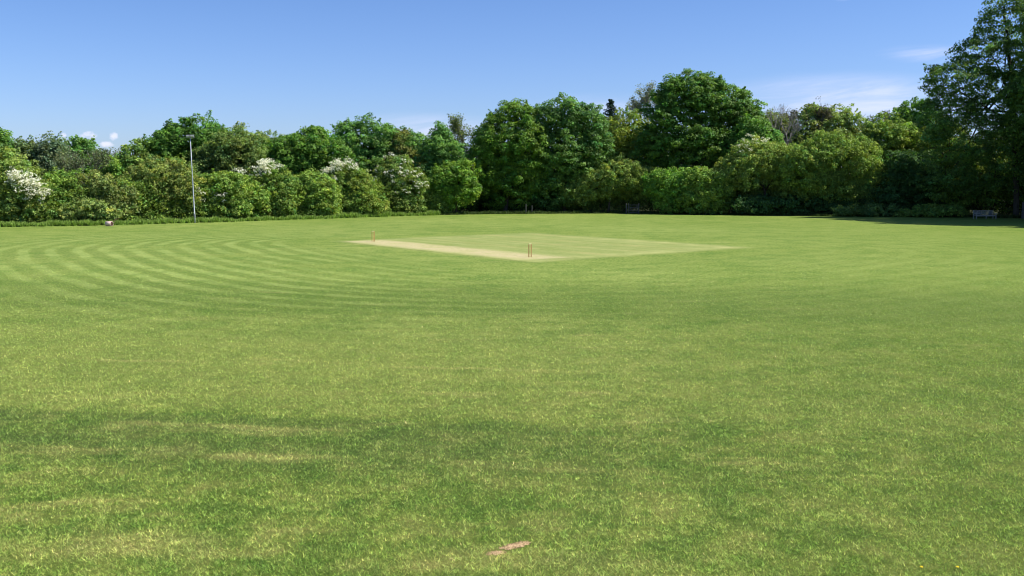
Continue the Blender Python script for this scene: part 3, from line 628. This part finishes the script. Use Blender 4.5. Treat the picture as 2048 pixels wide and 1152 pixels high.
random.seed(11)
GB = 'trees behind the left hedge'; GF = 'hedgerow bushes along the left edge'; GM = 'tall trees beyond the far edge'; GS = 'low bushes in front of the far trees'; GR = 'trees on the right of the field'
TREES = [
 # ---- left, back row (offset metres behind the field edge)
 ('oak_tree', 'dark leafy tree cut off by the left border, highest on the far left', 'tree', GB, 'sycamore', 20, -40, [(-45, 300, 60, 48), (0, 285, 22, 22), (-110, 310, 60, 60)], {}),
 ('broadleaf_tree', 'dull green low rounded tree right of the tree cut off by the left border', 'tree', GB, 'ash', 26, 45, [(45, 325, 52, 40), (10, 315, 30, 30), (85, 330, 30, 35)], dict(colr=(0.075, .105, .035))),
 ('willow_tree', 'grey green tree with a small pointed top left of the little white clouds', 'tree', GB, 'greywood', 24, 105, [(108, 305, 26, 34), (120, 340, 40, 34), (88, 330, 24, 30)], dict(colr=(0.085, .115, .06))),
 ('broadleaf_tree', 'fresh green round tree directly below the little white clouds', 'tree', GB, 'bright', 28, 165, [(162, 305, 32, 27), (185, 330, 36, 28), (205, 335, 26, 20)], dict(colr=(0.075, .145, .028))),
 ('broadleaf_tree', 'lime green low tree between the round green tree and the big dark dome', 'tree', GB, 'lime', 24, 222, [(225, 340, 32, 22), (200, 345, 24, 16)], dict(colr=(.12, .19, .03))),
 ('broadleaf_tree', 'pale olive tree on the left shoulder of the big dark dome', 'tree', GB, 'ash', 24, 272, [(280, 325, 38, 40), (250, 330, 26, 26)], dict(colr=(.10, .15, .03))),
 ('sycamore_tree', 'big dark domed tree rising behind the floodlight pole', 'tree', GB, 'chestnut', 22, 385, [(392, 287, 58, 50), (345, 303, 48, 48), (430, 300, 36, 46), (305, 335, 34, 34), (372, 330, 70, 50)], {}),
 ('ash_tree', 'broad olive tree just right of the floodlight pole', 'tree', GB, 'olive', 16, 455, [(455, 312, 42, 48), (430, 335, 46, 46), (482, 312, 34, 46), (505, 320, 26, 40)], dict(colr=(.085, .12, .030), twigs=8)),
 ('ash_tree', 'lighter olive tree behind and right of the broad olive one', 'tree', GB, 'ash', 26, 515, [(480, 298, 42, 44), (520, 300, 40, 36), (565, 304, 36, 30)], dict(colr=(.11, .15, .04))),
 ('sycamore_tree', 'dark green tree with a small knob of foliage at its top', 'tree', GB, 'sycamore', 14, 620, [(620, 305, 50, 42), (575, 315, 46, 40), (632, 273, 20, 18), (665, 325, 36, 42), (600, 340, 60, 40), (540, 325, 34, 38)], dict(colr=(.066, .127, .018))),
 ('sycamore_tree', 'blue green broad topped tree left of the pointed tree', 'tree', GB, 'sycamore', 20, 740, [(740, 290, 56, 50), (700, 285, 40, 40), (785, 300, 46, 44), (820, 300, 36, 36), (740, 335, 80, 44)], dict(colr=(.064, .130, .026), gap=.2)),
 ('ash_tree', 'brownish green tree between the broad topped and the pointed tree', 'tree', GB, 'olive', 15, 810, [(805, 300, 24, 38), (825, 325, 26, 36), (790, 330, 30, 36)], dict(colr=(.09, .105, .025))),
 ('poplar_tree', 'blue green tree with a narrow pointed top left of the dark gap', 'tree', GB, 'sycamore', 8, 885, [(880, 275, 18, 28), (880, 305, 38, 36), (865, 350, 46, 42), (905, 330, 34, 44), (890, 385, 50, 38)], dict(colr=(.060, .125, .026))),
 ('sycamore_tree', 'fresh green low spreading tree beside the dark gap', 'tree', GB, 'bright', 2.5, 912, [(920, 355, 34, 32), (932, 378, 26, 26), (905, 392, 32, 22), (890, 365, 30, 32)], dict(colr=(.082, .142, .020))),
 # ---- left, hedge row
 ('hawthorn_tree', 'hawthorn at the left border with white blossom down its right slope', 'hawthorn', GF, 'hedge', 3, 15, [(10, 360, 52, 56), (-40, 350, 50, 70), (50, 385, 46, 44), (20, 420, 70, 30), (-30, 420, 50, 34)], dict(colr=(.112, .152, .034), blossom=dict(n=12, f=.42, lobes=[(38, 352, 14, 8, -1.5), (58, 362, 20, 12, -1.8), (66, 378, 20, 14, -2.0), (80, 392, 14, 10, -2.0), (92, 382, 9, 6, -1.5), (30, 366, 12, 8, -2)]))),
 ('hedge_bush', 'plain green bush right of the blossom at the left border', 'bush', GF, 'hedgedim', 5, 115, [(112, 385, 40, 36), (90, 410, 34, 26), (140, 372, 34, 26), (120, 425, 50, 20)], dict(colr=(.10, .16, .028))),
 ('hedge_bush', 'brownish bush with dead twigs behind the garden roller', 'bush', GF, 'hedgedim', 3.5, 200, [(200, 385, 46, 38), (172, 392, 30, 34), (235, 400, 36, 36), (205, 420, 62, 24)], dict(colr=(.098, .122, .034), twigs=50, bark=PALE_BARK)),
 ('hedge_bush', 'low leafy bush in front of the brownish one beside the roller', 'bush', GF, 'hedge', 1.2, 185, [(180, 418, 34, 20), (140, 428, 40, 16), (212, 428, 26, 14)], dict(colr=(.115, .15, .04), dens=.8)),
 ('willow_bush', 'large rounded pale olive willow bush left of the floodlight pole', 'bush', GF, 'willow', 4, 325, [(325, 362, 54, 44), (292, 375, 42, 42), (362, 368, 38, 44), (275, 400, 36, 32), (350, 400, 50, 32), (300, 415, 50, 22, 1.5)], dict(colr=(.120, .148, .036), twigs=30, bark=PALE_BARK)),
 ('hedge_bush', 'bright green bush just right of the foot of the floodlight pole', 'bush', GF, 'hedge', 3, 430, [(425, 385, 38, 36), (455, 380, 40, 34), (410, 415, 30, 24), (455, 418, 46, 22)], dict(blossom=dict(n=5, f=.5, lobes=[(400, 385, 10, 4, -2.5), (445, 395, 14, 6, -2.5), (402, 402, 6, 5, -2.5)]))),
 ('hedge_bush', 'green bush with a few white flowers left of the first pink white hawthorn', 'bush', GF, 'hedge', 3, 490, [(485, 385, 34, 36), (510, 405, 30, 30), (480, 418, 40, 20)], dict(colr=(.11, .165, .03), blossom=dict(n=8, lobes=[(482, 345, 12, 5, -1), (488, 400, 8, 5, -2.3), (470, 375, 8, 4, -2.3)]))),
 ('hawthorn_tree', 'hawthorn with a flat cap of white blossom on its left shoulder', 'hawthorn', GF, 'hedge', 3, 540, [(540, 365, 32, 32), (562, 375, 30, 34), (525, 400, 28, 36), (560, 412, 36, 26)], dict(colr=(.085, .13, .025), blossom=dict(n=13, lobes=[(540, 338, 22, 8, -.5), (522, 348, 9, 7, -1.5), (556, 334, 8, 5, -.5), (520, 376, 10, 4, -2)]))),
 ('hedge_bush', 'bright green bush between the two hawthorns with white caps', 'bush', GF, 'hedge', 3, 615, [(605, 390, 38, 32), (640, 385, 34, 32), (590, 418, 34, 20), (640, 418, 40, 22), (620, 368, 34, 22)], dict(colr=(.110, .160, .030))),
 ('hawthorn_tree', 'hawthorn with the widest white blossom cap and an olive right side', 'hawthorn', GF, 'hedge', 3.5, 690, [(690, 365, 38, 34), (670, 385, 28, 36), (700, 405, 40, 30)], dict(colr=(.085, .13, .026), blossom=dict(n=13, lobes=[(672, 338, 24, 9, -1), (690, 331, 22, 7, -.5), (655, 350, 10, 6, -1), (712, 338, 8, 4, -.5), (672, 356, 10, 4, -2.2)]))),
 ('hedge_bush', 'olive green round bush in front of the widest white blossom cap', 'bush', GF, 'willow', 1.8, 720, [(718, 372, 28, 30), (722, 400, 30, 32), (745, 418, 30, 18), (700, 425, 30, 12)], dict(colr=(.110, .150, .028), dens=.9)),
 ('hawthorn_tree', 'tall hawthorn with blossom scattered down its right side', 'hawthorn', GF, 'hedge', 3, 800, [(798, 345, 28, 32), (790, 380, 36, 36), (822, 372, 30, 34), (800, 410, 48, 24), (768, 352, 18, 22)], dict(colr=(.095, .135, .030), blossom=dict(n=2.5, f=.13, lobes=[(795, 318, 12, 8, -.5), (812, 340, 14, 16, -1.5), (828, 362, 16, 16, -1.5), (842, 375, 10, 8, -1), (790, 355, 14, 14, -2.4), (808, 385, 16, 8, -2.8), (760, 330, 10, 8, -1.5), (757, 348, 10, 6, -1.5)]))),
 ('hedge_bush', 'low green bush at the right end of the left hedgerow', 'bush', GF, 'hedge', 2.5, 860, [(858, 395, 26, 24), (870, 412, 30, 18), (838, 415, 26, 16)], dict(colr=(.09, .14, .028))),
 # ---- middle, tall trees
 ('sycamore_tree', 'tall dark tree at the left end of the far group, beside the dark gap', 'tree', GM, 'sycamore', 5.5, 1010, [(1032, 248, 42, 44), (995, 285, 46, 52), (1050, 290, 46, 56), (975, 320, 34, 60), (1030, 360, 70, 60, 2), (985, 395, 52, 44, 3)], dict(colr=(.070, .125, .018))),
 ('sycamore_tree', 'tall broad blue green tree left of the little dark conifer', 'tree', GM, 'sycamore', 5.5, 1130, [(1125, 240, 50, 46), (1165, 250, 44, 46), (1090, 255, 34, 42), (1130, 310, 70, 60), (1185, 300, 34, 60), (1120, 375, 80, 56, 2), (1185, 370, 40, 50, 2)], dict(colr=(.060, .115, .026))),
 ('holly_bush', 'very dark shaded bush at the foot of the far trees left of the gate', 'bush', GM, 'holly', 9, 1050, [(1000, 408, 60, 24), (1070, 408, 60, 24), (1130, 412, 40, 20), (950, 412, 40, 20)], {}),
 ('ash_tree', 'yellow olive tree between the little conifer and the biggest tree', 'tree', GM, 'olive', 12, 1250, [(1250, 275, 46, 50), (1228, 310, 40, 54), (1280, 300, 34, 60), (1245, 350, 60, 44)], dict(colr=(.115, .150, .026))),
 ('chestnut_tree', 'biggest round topped tree in the middle, dark and dense', 'tree', GM, 'chestnut', 9, 1390, [(1385, 205, 62, 56), (1335, 240, 48, 60), (1440, 225, 58, 58), (1480, 250, 44, 60), (1320, 290, 44, 50), (1385, 290, 90, 60), (1460, 300, 66, 52), (1350, 180, 30, 24), (1410, 178, 30, 26)], dict(gap=.25, colr=(.056, .108, .018))),
 ('chestnut_tree', 'lower dark green tree on the right shoulder of the biggest one', 'tree', GM, 'sycamore', 8, 1510, [(1510, 275, 34, 34), (1535, 285, 26, 28), (1490, 300, 40, 36), (1545, 305, 20, 22)], dict(colr=(.068, .132, .024))),
 # ---- middle, bushes in front
 ('willow_bush', 'wide low olive bush in front of the far trees left of the gate', 'bush', GS, 'willow', 3.5, 1215, [(1240, 352, 52, 34), (1195, 368, 50, 32), (1290, 368, 44, 32), (1160, 385, 36, 26), (1230, 386, 66, 24, 3.5)], dict(colr=(.115, .155, .036))),
 ('hedge_bush', 'rounded green bush just right of the wooden gate', 'bush', GS, 'hedge', 1.5, 1345, [(1340, 368, 42, 30), (1310, 372, 24, 26, 2), (1365, 385, 40, 28), (1350, 405, 40, 22)], dict(colr=(.095, .165, .028))),
 ('hedge_bush', 'mid green bush below the biggest tree with a leafy foot', 'bush', GS, 'hedge', 1.2, 1410, [(1405, 362, 38, 28), (1425, 385, 40, 30), (1395, 400, 34, 26), (1425, 412, 30, 16)], dict(colr=(.105, .160, .030))),
 ('willow_bush', 'big rounded willow with a pale flowering crest beneath the bare dead tree', 'bush', GS, 'willow', 4, 1530, [(1520, 322, 58, 40), (1480, 350, 52, 36), (1570, 335, 52, 44), (1500, 382, 62, 28, 3.5)], dict(colr=(.120, .160, .036), blossom=dict(n=2, f=.16, lobes=[(1510, 288, 26, 8, -1), (1485, 300, 16, 10, -1)]))),
 ('willow_bush', 'biggest rounded willow mass right of the one with the flowering crest', 'bush', GS, 'willow', 4.5, 1660, [(1660, 315, 62, 48), (1610, 335, 50, 46), (1712, 330, 48, 50), (1740, 365, 36, 40), (1650, 370, 86, 34, 1), (1600, 385, 60, 28, 4), (1700, 385, 60, 26, 4)], dict(colr=(.110, .155, .032))),
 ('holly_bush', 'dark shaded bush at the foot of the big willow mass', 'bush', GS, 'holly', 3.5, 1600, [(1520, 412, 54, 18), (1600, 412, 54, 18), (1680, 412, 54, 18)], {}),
 # ---- right
 ('ash_tree', 'pale yellow green tree right behind the bare dead tree', 'tree', GR, 'lime', 22, 1650, [(1625, 265, 44, 50), (1660, 258, 40, 44), (1700, 265, 36, 42), (1590, 290, 36, 40)], dict(colr=(.135, .175, .050), dens=.8, twigs=20, bark=PALE_BARK)),
 ('ash_tree', 'small olive tree between the biggest tree and the bare dead tree', 'tree', GR, 'olive', 20, 1550, [(1548, 250, 30, 26), (1570, 275, 30, 30)], dict(colr=(.115, .14, .04))),
 ('oak_tree', 'yellow green bushy tree left of the dark tree by the tall alder', 'tree', GR, 'lime', 12, 1770, [(1775, 290, 48, 54), (1745, 300, 36, 44), (1810, 300, 34, 50), (1780, 345, 54, 50)], dict(colr=(.105, .150, .030), twigs=12)),
 ('sycamore_tree', 'blue green tree peeping up just left of the tall alder', 'tree', GR, 'sycamore', 18, 1830, [(1830, 240, 40, 42), (1800, 262, 28, 30), (1850, 290, 40, 60)], {}),
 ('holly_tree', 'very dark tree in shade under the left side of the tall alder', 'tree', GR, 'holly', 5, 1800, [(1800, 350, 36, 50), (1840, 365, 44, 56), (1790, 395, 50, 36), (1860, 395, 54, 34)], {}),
 ('hazel_tree', 'yellowish green tree glowing behind the lower left of the tall alder', 'tree', GR, 'lime', 9, 1890, [(1885, 300, 44, 60), (1915, 340, 50, 60), (1880, 370, 46, 40), (1960, 350, 50, 60)], dict(colr=(.080, .110, .018), dens=.75)),
 ('alder_tree', 'very tall airy tree on the right with its dark trunk showing', 'tree', GR, 'alder', 2.0, 2030, [(2010, 60, 52, 50), (1975, 110, 62, 44), (2030, 120, 62, 56), (1925, 165, 70, 46), (1900, 225, 50, 46), (2000, 200, 80, 56), (1950, 270, 80, 52), (2060, 200, 80, 80), (2040, 300, 90, 50), (2010, 10, 30, 36), (2080, 60, 60, 60), (1900, 300, 50, 60, 2), (1885, 180, 36, 40), (1872, 245, 34, 44), (1900, 360, 60, 40, 3), (1990, 340, 70, 50, 3)], dict(trunk_r=.30, gap=.1, trunk_top=(2005, 20), bark=BARK, colr=(.066, .112, .026))),
 ('hazel_tree', 'understorey tree with pale sprays behind the wooden bench', 'tree', GR, 'ash', 5.5, 1975, [(1960, 390, 60, 34), (2020, 380, 50, 46), (1915, 395, 50, 30)], dict(colr=(.080, .125, .022), dens=.7)),
 ('hedge_bush', 'low bright edged bramble bush left of the wooden bench', 'bush', GR, 'hedge', 1.5, 1870, [(1880, 424, 52, 13), (1840, 428, 40, 10)], dict(colr=(.10, .15, .03), dens=.8)),
 ('hedge_bush', 'low shaded bramble bush below the dark tree', 'bush', GR, 'hedgedim', 2, 1770, [(1760, 424, 50, 12), (1710, 425, 40, 11)], dict(colr=(.07, .11, .03), dens=.8)),
 ('ash_tree', 'leafy tree at the right border behind the tall alder', 'tree', GR, 'ash', 6, 2130, [(2110, 200, 70, 110), (2160, 250, 90, 120), (2110, 350, 80, 70)], dict(colr=(.07, .11, .025))),
]
for (nm, lb, ct, gp, spc, off, tx, lob, kw) in TREES:
    tree(nm, lb, ct, gp, spc, off, tx, lob, **kw)

# trees standing just out of view to the right, whose shade falls on the field edge
for X_, Y_ in ((62.0, 99), (64, 91), (73, 82)):
    x = 1024 + X_ / Y_ * F; k_ = F / Y_
    tree('oak_tree', 'tall tree outside the right border of the view', 'tree', 'trees out of view on the right', 'ash', Y_ - edge_y(x), x,
         [(x, 366 - 17 * k_, 6.5 * k_, 6.5 * k_), (x - 2 * k_, 366 - 9 * k_, 6 * k_, 6 * k_), (x + 3 * k_, 366 - 9 * k_, 6 * k_, 6 * k_), (x, 366 - 3 * k_, 5 * k_, 4 * k_)], colr=(.055, .095, .020))

bare_tree('bare_tree', 'bare dead tree with grey forked branches above the big willows', 'dead tree', GR, 15, 1563, 206, .55, levels=5, seed=5, base_frac=.5, r0=.20, bark=GREY_BARK)
bare_tree('bare_tree', 'grey brown leafless bush like tree left of the round green one below the clouds', 'bare tree', GB, 15, 158, 292, .7, levels=5, seed=9, base_frac=.2, bark=PALE_BARK, leafy=.5, lc=(.14, .18, .08), n_up=3)
bare_tree('bare_tree', 'thin leafless twiggy tree showing above the gap between left and far trees', 'bare tree', GB, 17, 938, 232, .5, levels=5, seed=12, base_frac=.4, leafy=.8, lc=(.15, .20, .06))
bare_tree('birch_tree', 'pale wispy tree with few leaves left of the top of the biggest tree', 'tree', GM, 24, 1288, 168, .42, levels=5, seed=4, base_frac=.5, bark=GREY_BARK, leafy=.85, lc=(.26, .28, .15))
bare_tree('bare_tree', 'thin twig tops showing over the pale yellow green tree', 'bare tree', GR, 20, 1615, 196, .42, levels=6, seed=21, base_frac=.5, leafy=.2, lc=(.12, .12, .07))
bare_tree('bare_tree', 'small twiggy tree top just left of the dark tree by the alder', 'bare tree', GR, 30, 1755, 222, .5, levels=6, seed=31, base_frac=.5, leafy=.3, lc=(.08, .10, .05))

# conifer
def conifer(x, top_y, off):
    Y = edge_y(x) + off; bx = (x - 1024) / F * Y; hgt = at(x, top_y, Y)[2]
    root = empty('conifer_tree', (bx, Y, 0)); tag(root, 'small dark conifer peeping over between the blue green and olive trees', 'conifer', GM)
    MB().tube([(0, 0, 0), (0, 0, hgt)], [.22, .02], 7).build('trunk', BARK, root)
    P_ = []
    for i in range(30):
        z = hgt - .15 - i * .26
        for k in range(6):
            a = random.random() * 6.28; R = (.25 + .105 * i) * random.uniform(.7, 1.1)
            for s_ in np.linspace(.2, 1, 3 + i // 6): P_.append((math.cos(a) * R * s_, math.sin(a) * R * s_, z + .25 * R * s_ ** 2))
    P_ = np.array(P_)
    V, cc = leaves(P_, np.full(len(P_), .20), .6, 16, .15, .8, (.022, .050, .030), .25, .05)
    link('crown', np_mesh('crown', V, 3, LEAF, cc), root)
conifer(1218, 199, 17)

# massed wood standing further back, filling what shows between the near trunks
def far_wood():
    P_, R_ = [], []
    for x in range(-300, 2500, 16):
        Y = edge_y(x) + random.uniform(34, 46)
        ty = float(np.interp(x, [-300, 60, 240, 300, 850, 960, 1250, 1500, 1800, 2500], [320, 345, 345, 320, 325, 300, 270, 290, 290, 200]))
        top = at(x, ty, Y)[2]
        for _ in range(60):
            P_.append(((x + random.uniform(-14, 14) - 1024) / F * Y, Y + random.uniform(-2, 2), random.uniform(.3, top))); R_.append(random.uniform(.8, 1.5))
    V, cc = leaves(np.array(P_), np.array(R_), .7, 30, .42, .7, (.055, .095, .025), .3, .12)
    return link('distant_wood', np_mesh('distant_wood', V, 3, LEAF, cc))
tag(far_wood(), 'dim mass of woodland foliage deep behind the front trees', 'wood', kind='stuff')

# shaded understorey right behind the field edge (its dark leaf colour carries the shade at every tree base)
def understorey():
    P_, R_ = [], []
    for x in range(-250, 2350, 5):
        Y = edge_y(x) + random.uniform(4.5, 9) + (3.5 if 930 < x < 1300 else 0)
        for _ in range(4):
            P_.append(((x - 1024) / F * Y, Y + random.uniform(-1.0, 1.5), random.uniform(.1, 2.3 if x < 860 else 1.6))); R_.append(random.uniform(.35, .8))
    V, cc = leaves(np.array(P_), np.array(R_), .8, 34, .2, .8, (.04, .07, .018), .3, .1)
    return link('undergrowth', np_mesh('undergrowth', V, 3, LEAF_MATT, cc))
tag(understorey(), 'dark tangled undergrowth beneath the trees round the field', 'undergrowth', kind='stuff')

# the tangle that ties the separate bushes into one hedge
def tangle(x0, x1, y_off, hts, base, label):
    P_, R_ = [], []
    g = np.arange(x0 - 20, x1 + 40, 14.0); hn = rng.random(len(g))
    for x in np.arange(x0, x1, 2.2):
        h = float(np.interp(x, hts[0], hts[1])) * (0.72 + 0.4 * float(np.interp(x, g, hn)))
        Y = edge_y(x) + y_off
        for _ in range(9):
            z = h * random.random() ** .7
            P_.append(((x - 1024) / F * Y, Y + random.uniform(-.9, 1.4) + .35 * z, z + .1)); R_.append(random.uniform(.25, .6))
    V, cc = leaves(np.array(P_), np.array(R_), .95, 36, .17, .85, base, .3, .12)
    return tag(link('hedge_tangle', np_mesh('hedge_tangle', V, 3, LEAF_MATT, cc)), label, 'hedge growth', kind='stuff')
tangle(-150, 885, 3.4, ([-150, 90, 260, 400, 600, 760, 885], [5.2, 4.2, 4.0, 4.6, 4.4, 4.3, 3.0]), (.18, .27, .05), 'tangled green growth filling in between the bushes of the left hedgerow')
tangle(1130, 1760, 4.2, ([1130, 1250, 1420, 1600, 1760], [3.2, 4.2, 4.2, 5.0, 3.5]), (.15, .22, .045), 'tangled green growth between the low bushes in front of the far trees')

# tall uncut grass along the hedge foot
def fringe(name, segs, n_, hmin, hmax, base, label):
    xs = rng.random(n_) * (segs[1] - segs[0]) + segs[0]
    Y = np.interp(xs, [e[0] for e in EDGE], [e[1] for e in EDGE]) + rng.random(n_) ** 1.3 * segs[2] + segs[3] + 0.25 * np.sin(xs * .13) + .15 * np.sin(xs * .41)
    X = (xs - 1024) / F * Y
    g1, g2 = np.arange(-400, 2500, 23.0), np.arange(-400, 2500, 5.0)
    mod = 0.3 + 0.5 * np.interp(xs, g1, rng.random(len(g1))) + 0.4 * np.interp(xs, g2, rng.random(len(g2))) + .15 * rng.random(n_)
    L = (hmin + (hmax - hmin) * rng.random(n_)) * np.clip(mod, .25, 1.4); Wd = .030 + .03 * rng.random(n_)
    th = rng.random(n_) * 6.28; lean = .1 + .55 * rng.random(n_)
    V = np.empty((n_, 3, 3)); b = np.stack([X, Y, np.zeros(n_)], 1); wv = np.stack([np.cos(th + 1.57) * Wd, np.sin(th + 1.57) * Wd, 0 * Wd], 1)
    V[:, 0] = b - wv; V[:, 1] = b + wv; V[:, 2] = b + np.stack([np.cos(th) * np.sin(lean), np.sin(th) * np.sin(lean), np.cos(lean)], 1) * L[:, None]
    cc = np.array(base) * np.exp(rng.normal(0, .3, (n_, 1)))
    return tag(link(name, np_mesh(name, V.reshape(-1, 3), 3, LEAF_MATT, cc)), label, 'grass', kind='stuff')
fringe('long_grass', (-200, 880, 3.4, 0.3), 60000, 0.22, .72, (.20, .30, .06), 'fringe of long uncut grass along the foot of the left hedge')
fringe('long_grass', (860, 2300, 3.0, 1.2), 40000, .15, .5, (.055, .09, .022), 'fringe of uncut grass in shade along the far and right edge')  # darker copy of the fringe colour, with the trees' shade put into it

# ------------------------------------------------------------------ wickets
ang_w = math.atan2(BX[1], BX[0])
def wicket(pos, label):
    r = empty('wicket', (pos[0], pos[1], 0.008), ang_w); tag(r, label, 'wicket', 'wickets at the ends of the pitch')
    for k in (-1, 0, 1):
        x = k * .0965
        MB().tube([(x, 0, 0), (x, 0, .02), (x, 0, .66), (x, 0, .695), (x, 0, .705)], [.017, .0185, .0185, .0165, .012], 12).build('stump', STUMP_WOOD, r, True)
    for k in (-1, 1):
        c = k * .0483; pts = [(c - .055, 0, .712), (c - .043, 0, .712), (c - .038, 0, .713), (c, 0, .713), (c + .038, 0, .713), (c + .043, 0, .712), (c + .052, 0, .712)]
        MB().tube(pts, [.005, .006, .011, .013, .011, .006, .005], 8).build('bail', BAIL_WOOD, r, True)
wicket(S_NEAR, 'three wooden stumps with bails at the near right end of the worn strip')
wicket(S_FAR, 'three wooden stumps with bails at the far left end of the worn strip')

# ------------------------------------------------------------------ floodlight on its pole
px_, py_ = ground(390, 446)
lamp = empty('floodlight_pole', (px_, py_, 0)); lamp.rotation_euler = (0, math.radians(-1.0), 0)
tag(lamp, 'slim grey pole with two floodlights on a crossbar in front of the left hedge', 'floodlight')
PH = at(384, 276, py_)[2]
MB().tube([(0, 0, -.1), (0, 0, 1.1), (0, 0, 1.12), (0, 0, PH * .55), (0, 0, PH * .56), (0, 0, PH)], [.072, .072, .058, .052, .042, .038], 14).build('pole', GALV, lamp, True)
MB().box((.0, 0, .72), (.12, .19, .34)).build('access_door', LAMP_GREY, lamp, bevel=.01)
MB().box((0, 0, PH + .03), (.80, .06, .06)).box((0, 0, PH + .15), (.09, .07, .18)).build('crossbar', LAMP_GREY, lamp, bevel=.006)
for s in (-1, 1):
    from mathutils import Matrix
    R_ = Matrix.Rotation(math.radians(28), 3, 'X')
    h = MB().box((s * .215, -.06, PH + .18), (.32, .18, .20), R_).box((s * .215, .03, PH + .31), (.35, .22, .025)).build('floodlight', LAMP_GREY, lamp, bevel=.01)
    MB().box((s * .215, -.155, PH + .14), (.27, .012, .15), R_).build('lens', LAMP_GLASS, h)
    for e in (-.18, .18): MB().bar((s * .215 + e, 0, PH + .05), (s * .215 + e, 0, PH + .22), .02, .04).build('bracket', LAMP_GREY, h)

# ------------------------------------------------------------------ garden roller
rx_, ry_ = ground(218.5, 452.3)
rol = empty('garden_roller', (rx_, ry_, 0), math.radians(-14)); tag(rol, 'pinkish garden roller drum standing at the foot of the left hedge', 'roller')
R0 = .225
MB().tube([(-.30, 0, R0), (-.297, 0, R0), (.297, 0, R0), (.30, 0, R0)], [R0 - .012, R0, R0, R0 - .012], 36).build('drum', ROLLER_PINK, rol, True)
for s in (-1, 1):
    MB().tube([(s * .302, 0, R0), (s * .312, 0, R0)], [R0 - .03, R0 - .05], 24).tube([(s * .31, 0, R0), (s * .36, 0, R0)], .03, 10).build('end_plate', RUST, rol, True)
MB().tube([(-.345, 0, R0), (-.345, .35, .36), (-.2, .55, .46), (-.05, .7, .5), (-.02, 1.1, .62)], .016, 8).tube([(.345, 0, R0), (.345, .35, .36), (.2, .55, .46), (.05, .7, .5), (.02, 1.1, .62)], .016, 8).tube([(-.22, 1.12, .63), (.22, 1.12, .63)], .018, 8).build('handle', RUST, rol, True)

# ------------------------------------------------------------------ bench
b0 = ground(1969, 438.2)
ben = empty('park_bench', (b0[0], b0[1], 0), math.radians(8)); tag(ben, 'weathered grey wooden bench with slatted back in the shade at the right', 'bench')
W2 = 1.18
for s in (-1, 1):
    MB().box((s * W2, -.27, .30), (.075, .075, .60)).build('leg', OLD_WOOD, ben, bevel=.006)
    MB().bar((s * W2, .24, 0), (s * W2, .24, .44), .075, .075).bar((s * W2, .24, .42), (s * W2, .34, .98), .075, .06).build('leg', OLD_WOOD, ben)
    MB().box((s * W2, -.02, .64), (.10, .66, .04)).build('armrest', OLD_WOOD, ben, bevel=.006)
sl = MB()
for k in range(6): sl.box((0, -.25 + k * .095, .44), (2 * W2 - .02, .075, .028))
sl.box((0, -.27, .37), (2 * W2 - .08, .035, .09)).box((0, .22, .37), (2 * W2 - .08, .035, .09)); sl.build('seat', OLD_WOOD, ben)
bk = MB().bar((-W2 + .04, .355, .94), (W2 - .04, .355, .94), .085, .05).bar((-W2 + .04, .262, .53), (W2 - .04, .262, .53), .06, .04)
for k in range(19):
    x = -W2 + .13 + k * (2 * W2 - .26) / 18
    bk.bar((x, .268, .55), (x, .35, .91), .055, .018)
bk.build('backrest', OLD_WOOD, ben)
MB().box((.0, -.27, .22), (.06, .06, .40)).build('leg', OLD_WOOD, ben)

# ------------------------------------------------------------------ kissing gate and posts
GY = edge_y(1265) - 0.2
gx = (1264 - 1024) / F * GY
GATE_WOOD = plain('gate_wood', (0.12, 0.11, 0.10), (0.08, 0.075, 0.07), 10, .85, .1)  # wood colour darkened to stand for deep shade along the field edge
gt = empty('wooden_gate', (gx, GY, 0), math.radians(3)); tag(gt, 'small weathered wooden field gate with V brace in the dark far edge', 'gate')
MB().box((-.80, 0, .68), (.13, .13, 1.36)).build('gate_post', GATE_WOOD, gt, bevel=.01)
MB().box((.82, 0, .68), (.13, .13, 1.36)).build('gate_post', GATE_WOOD, gt, bevel=.01)
fr = MB().box((-.52, 0, .75), (.09, .06, 1.30)).box((.62, 0, .66), (.08, .06, 1.10))
for z in (.20, .42, .64, .86, 1.16): fr.box((.05, 0, z), (1.12, .04, .075))
fr.bar((-.48, -.035, 1.14), (.06, -.035, .22), .07, .022).bar((.60, -.035, 1.14), (.06, -.035, .22), .07, .022)
fr.build('gate_leaf', GATE_WOOD, gt)
def post(x, Y, h, wd, label):
    o = MB().box((0, 0, h / 2), (wd, wd, h)).bar((0, 0, h), (0, 0, h + .04), wd * .7, wd * .7).build('wooden_post', GATE_WOOD, None, bevel=.012)
    o.location = ((x - 1024) / F * Y, Y, 0); tag(o, label, 'post', 'wooden posts at the field edge')
post(1052, edge_y(1052) + 1.0, 1.25, .14, 'short dark post left of the gate, at the foot of the shaded trees')
post(1064, edge_y(1064) + 1.6, 1.05, .12, 'shorter dark post just right of the first post left of the gate')
post(2044, 104.5, 1.85, .28, 'thick grey wooden post at the right border beside the tall trunk')
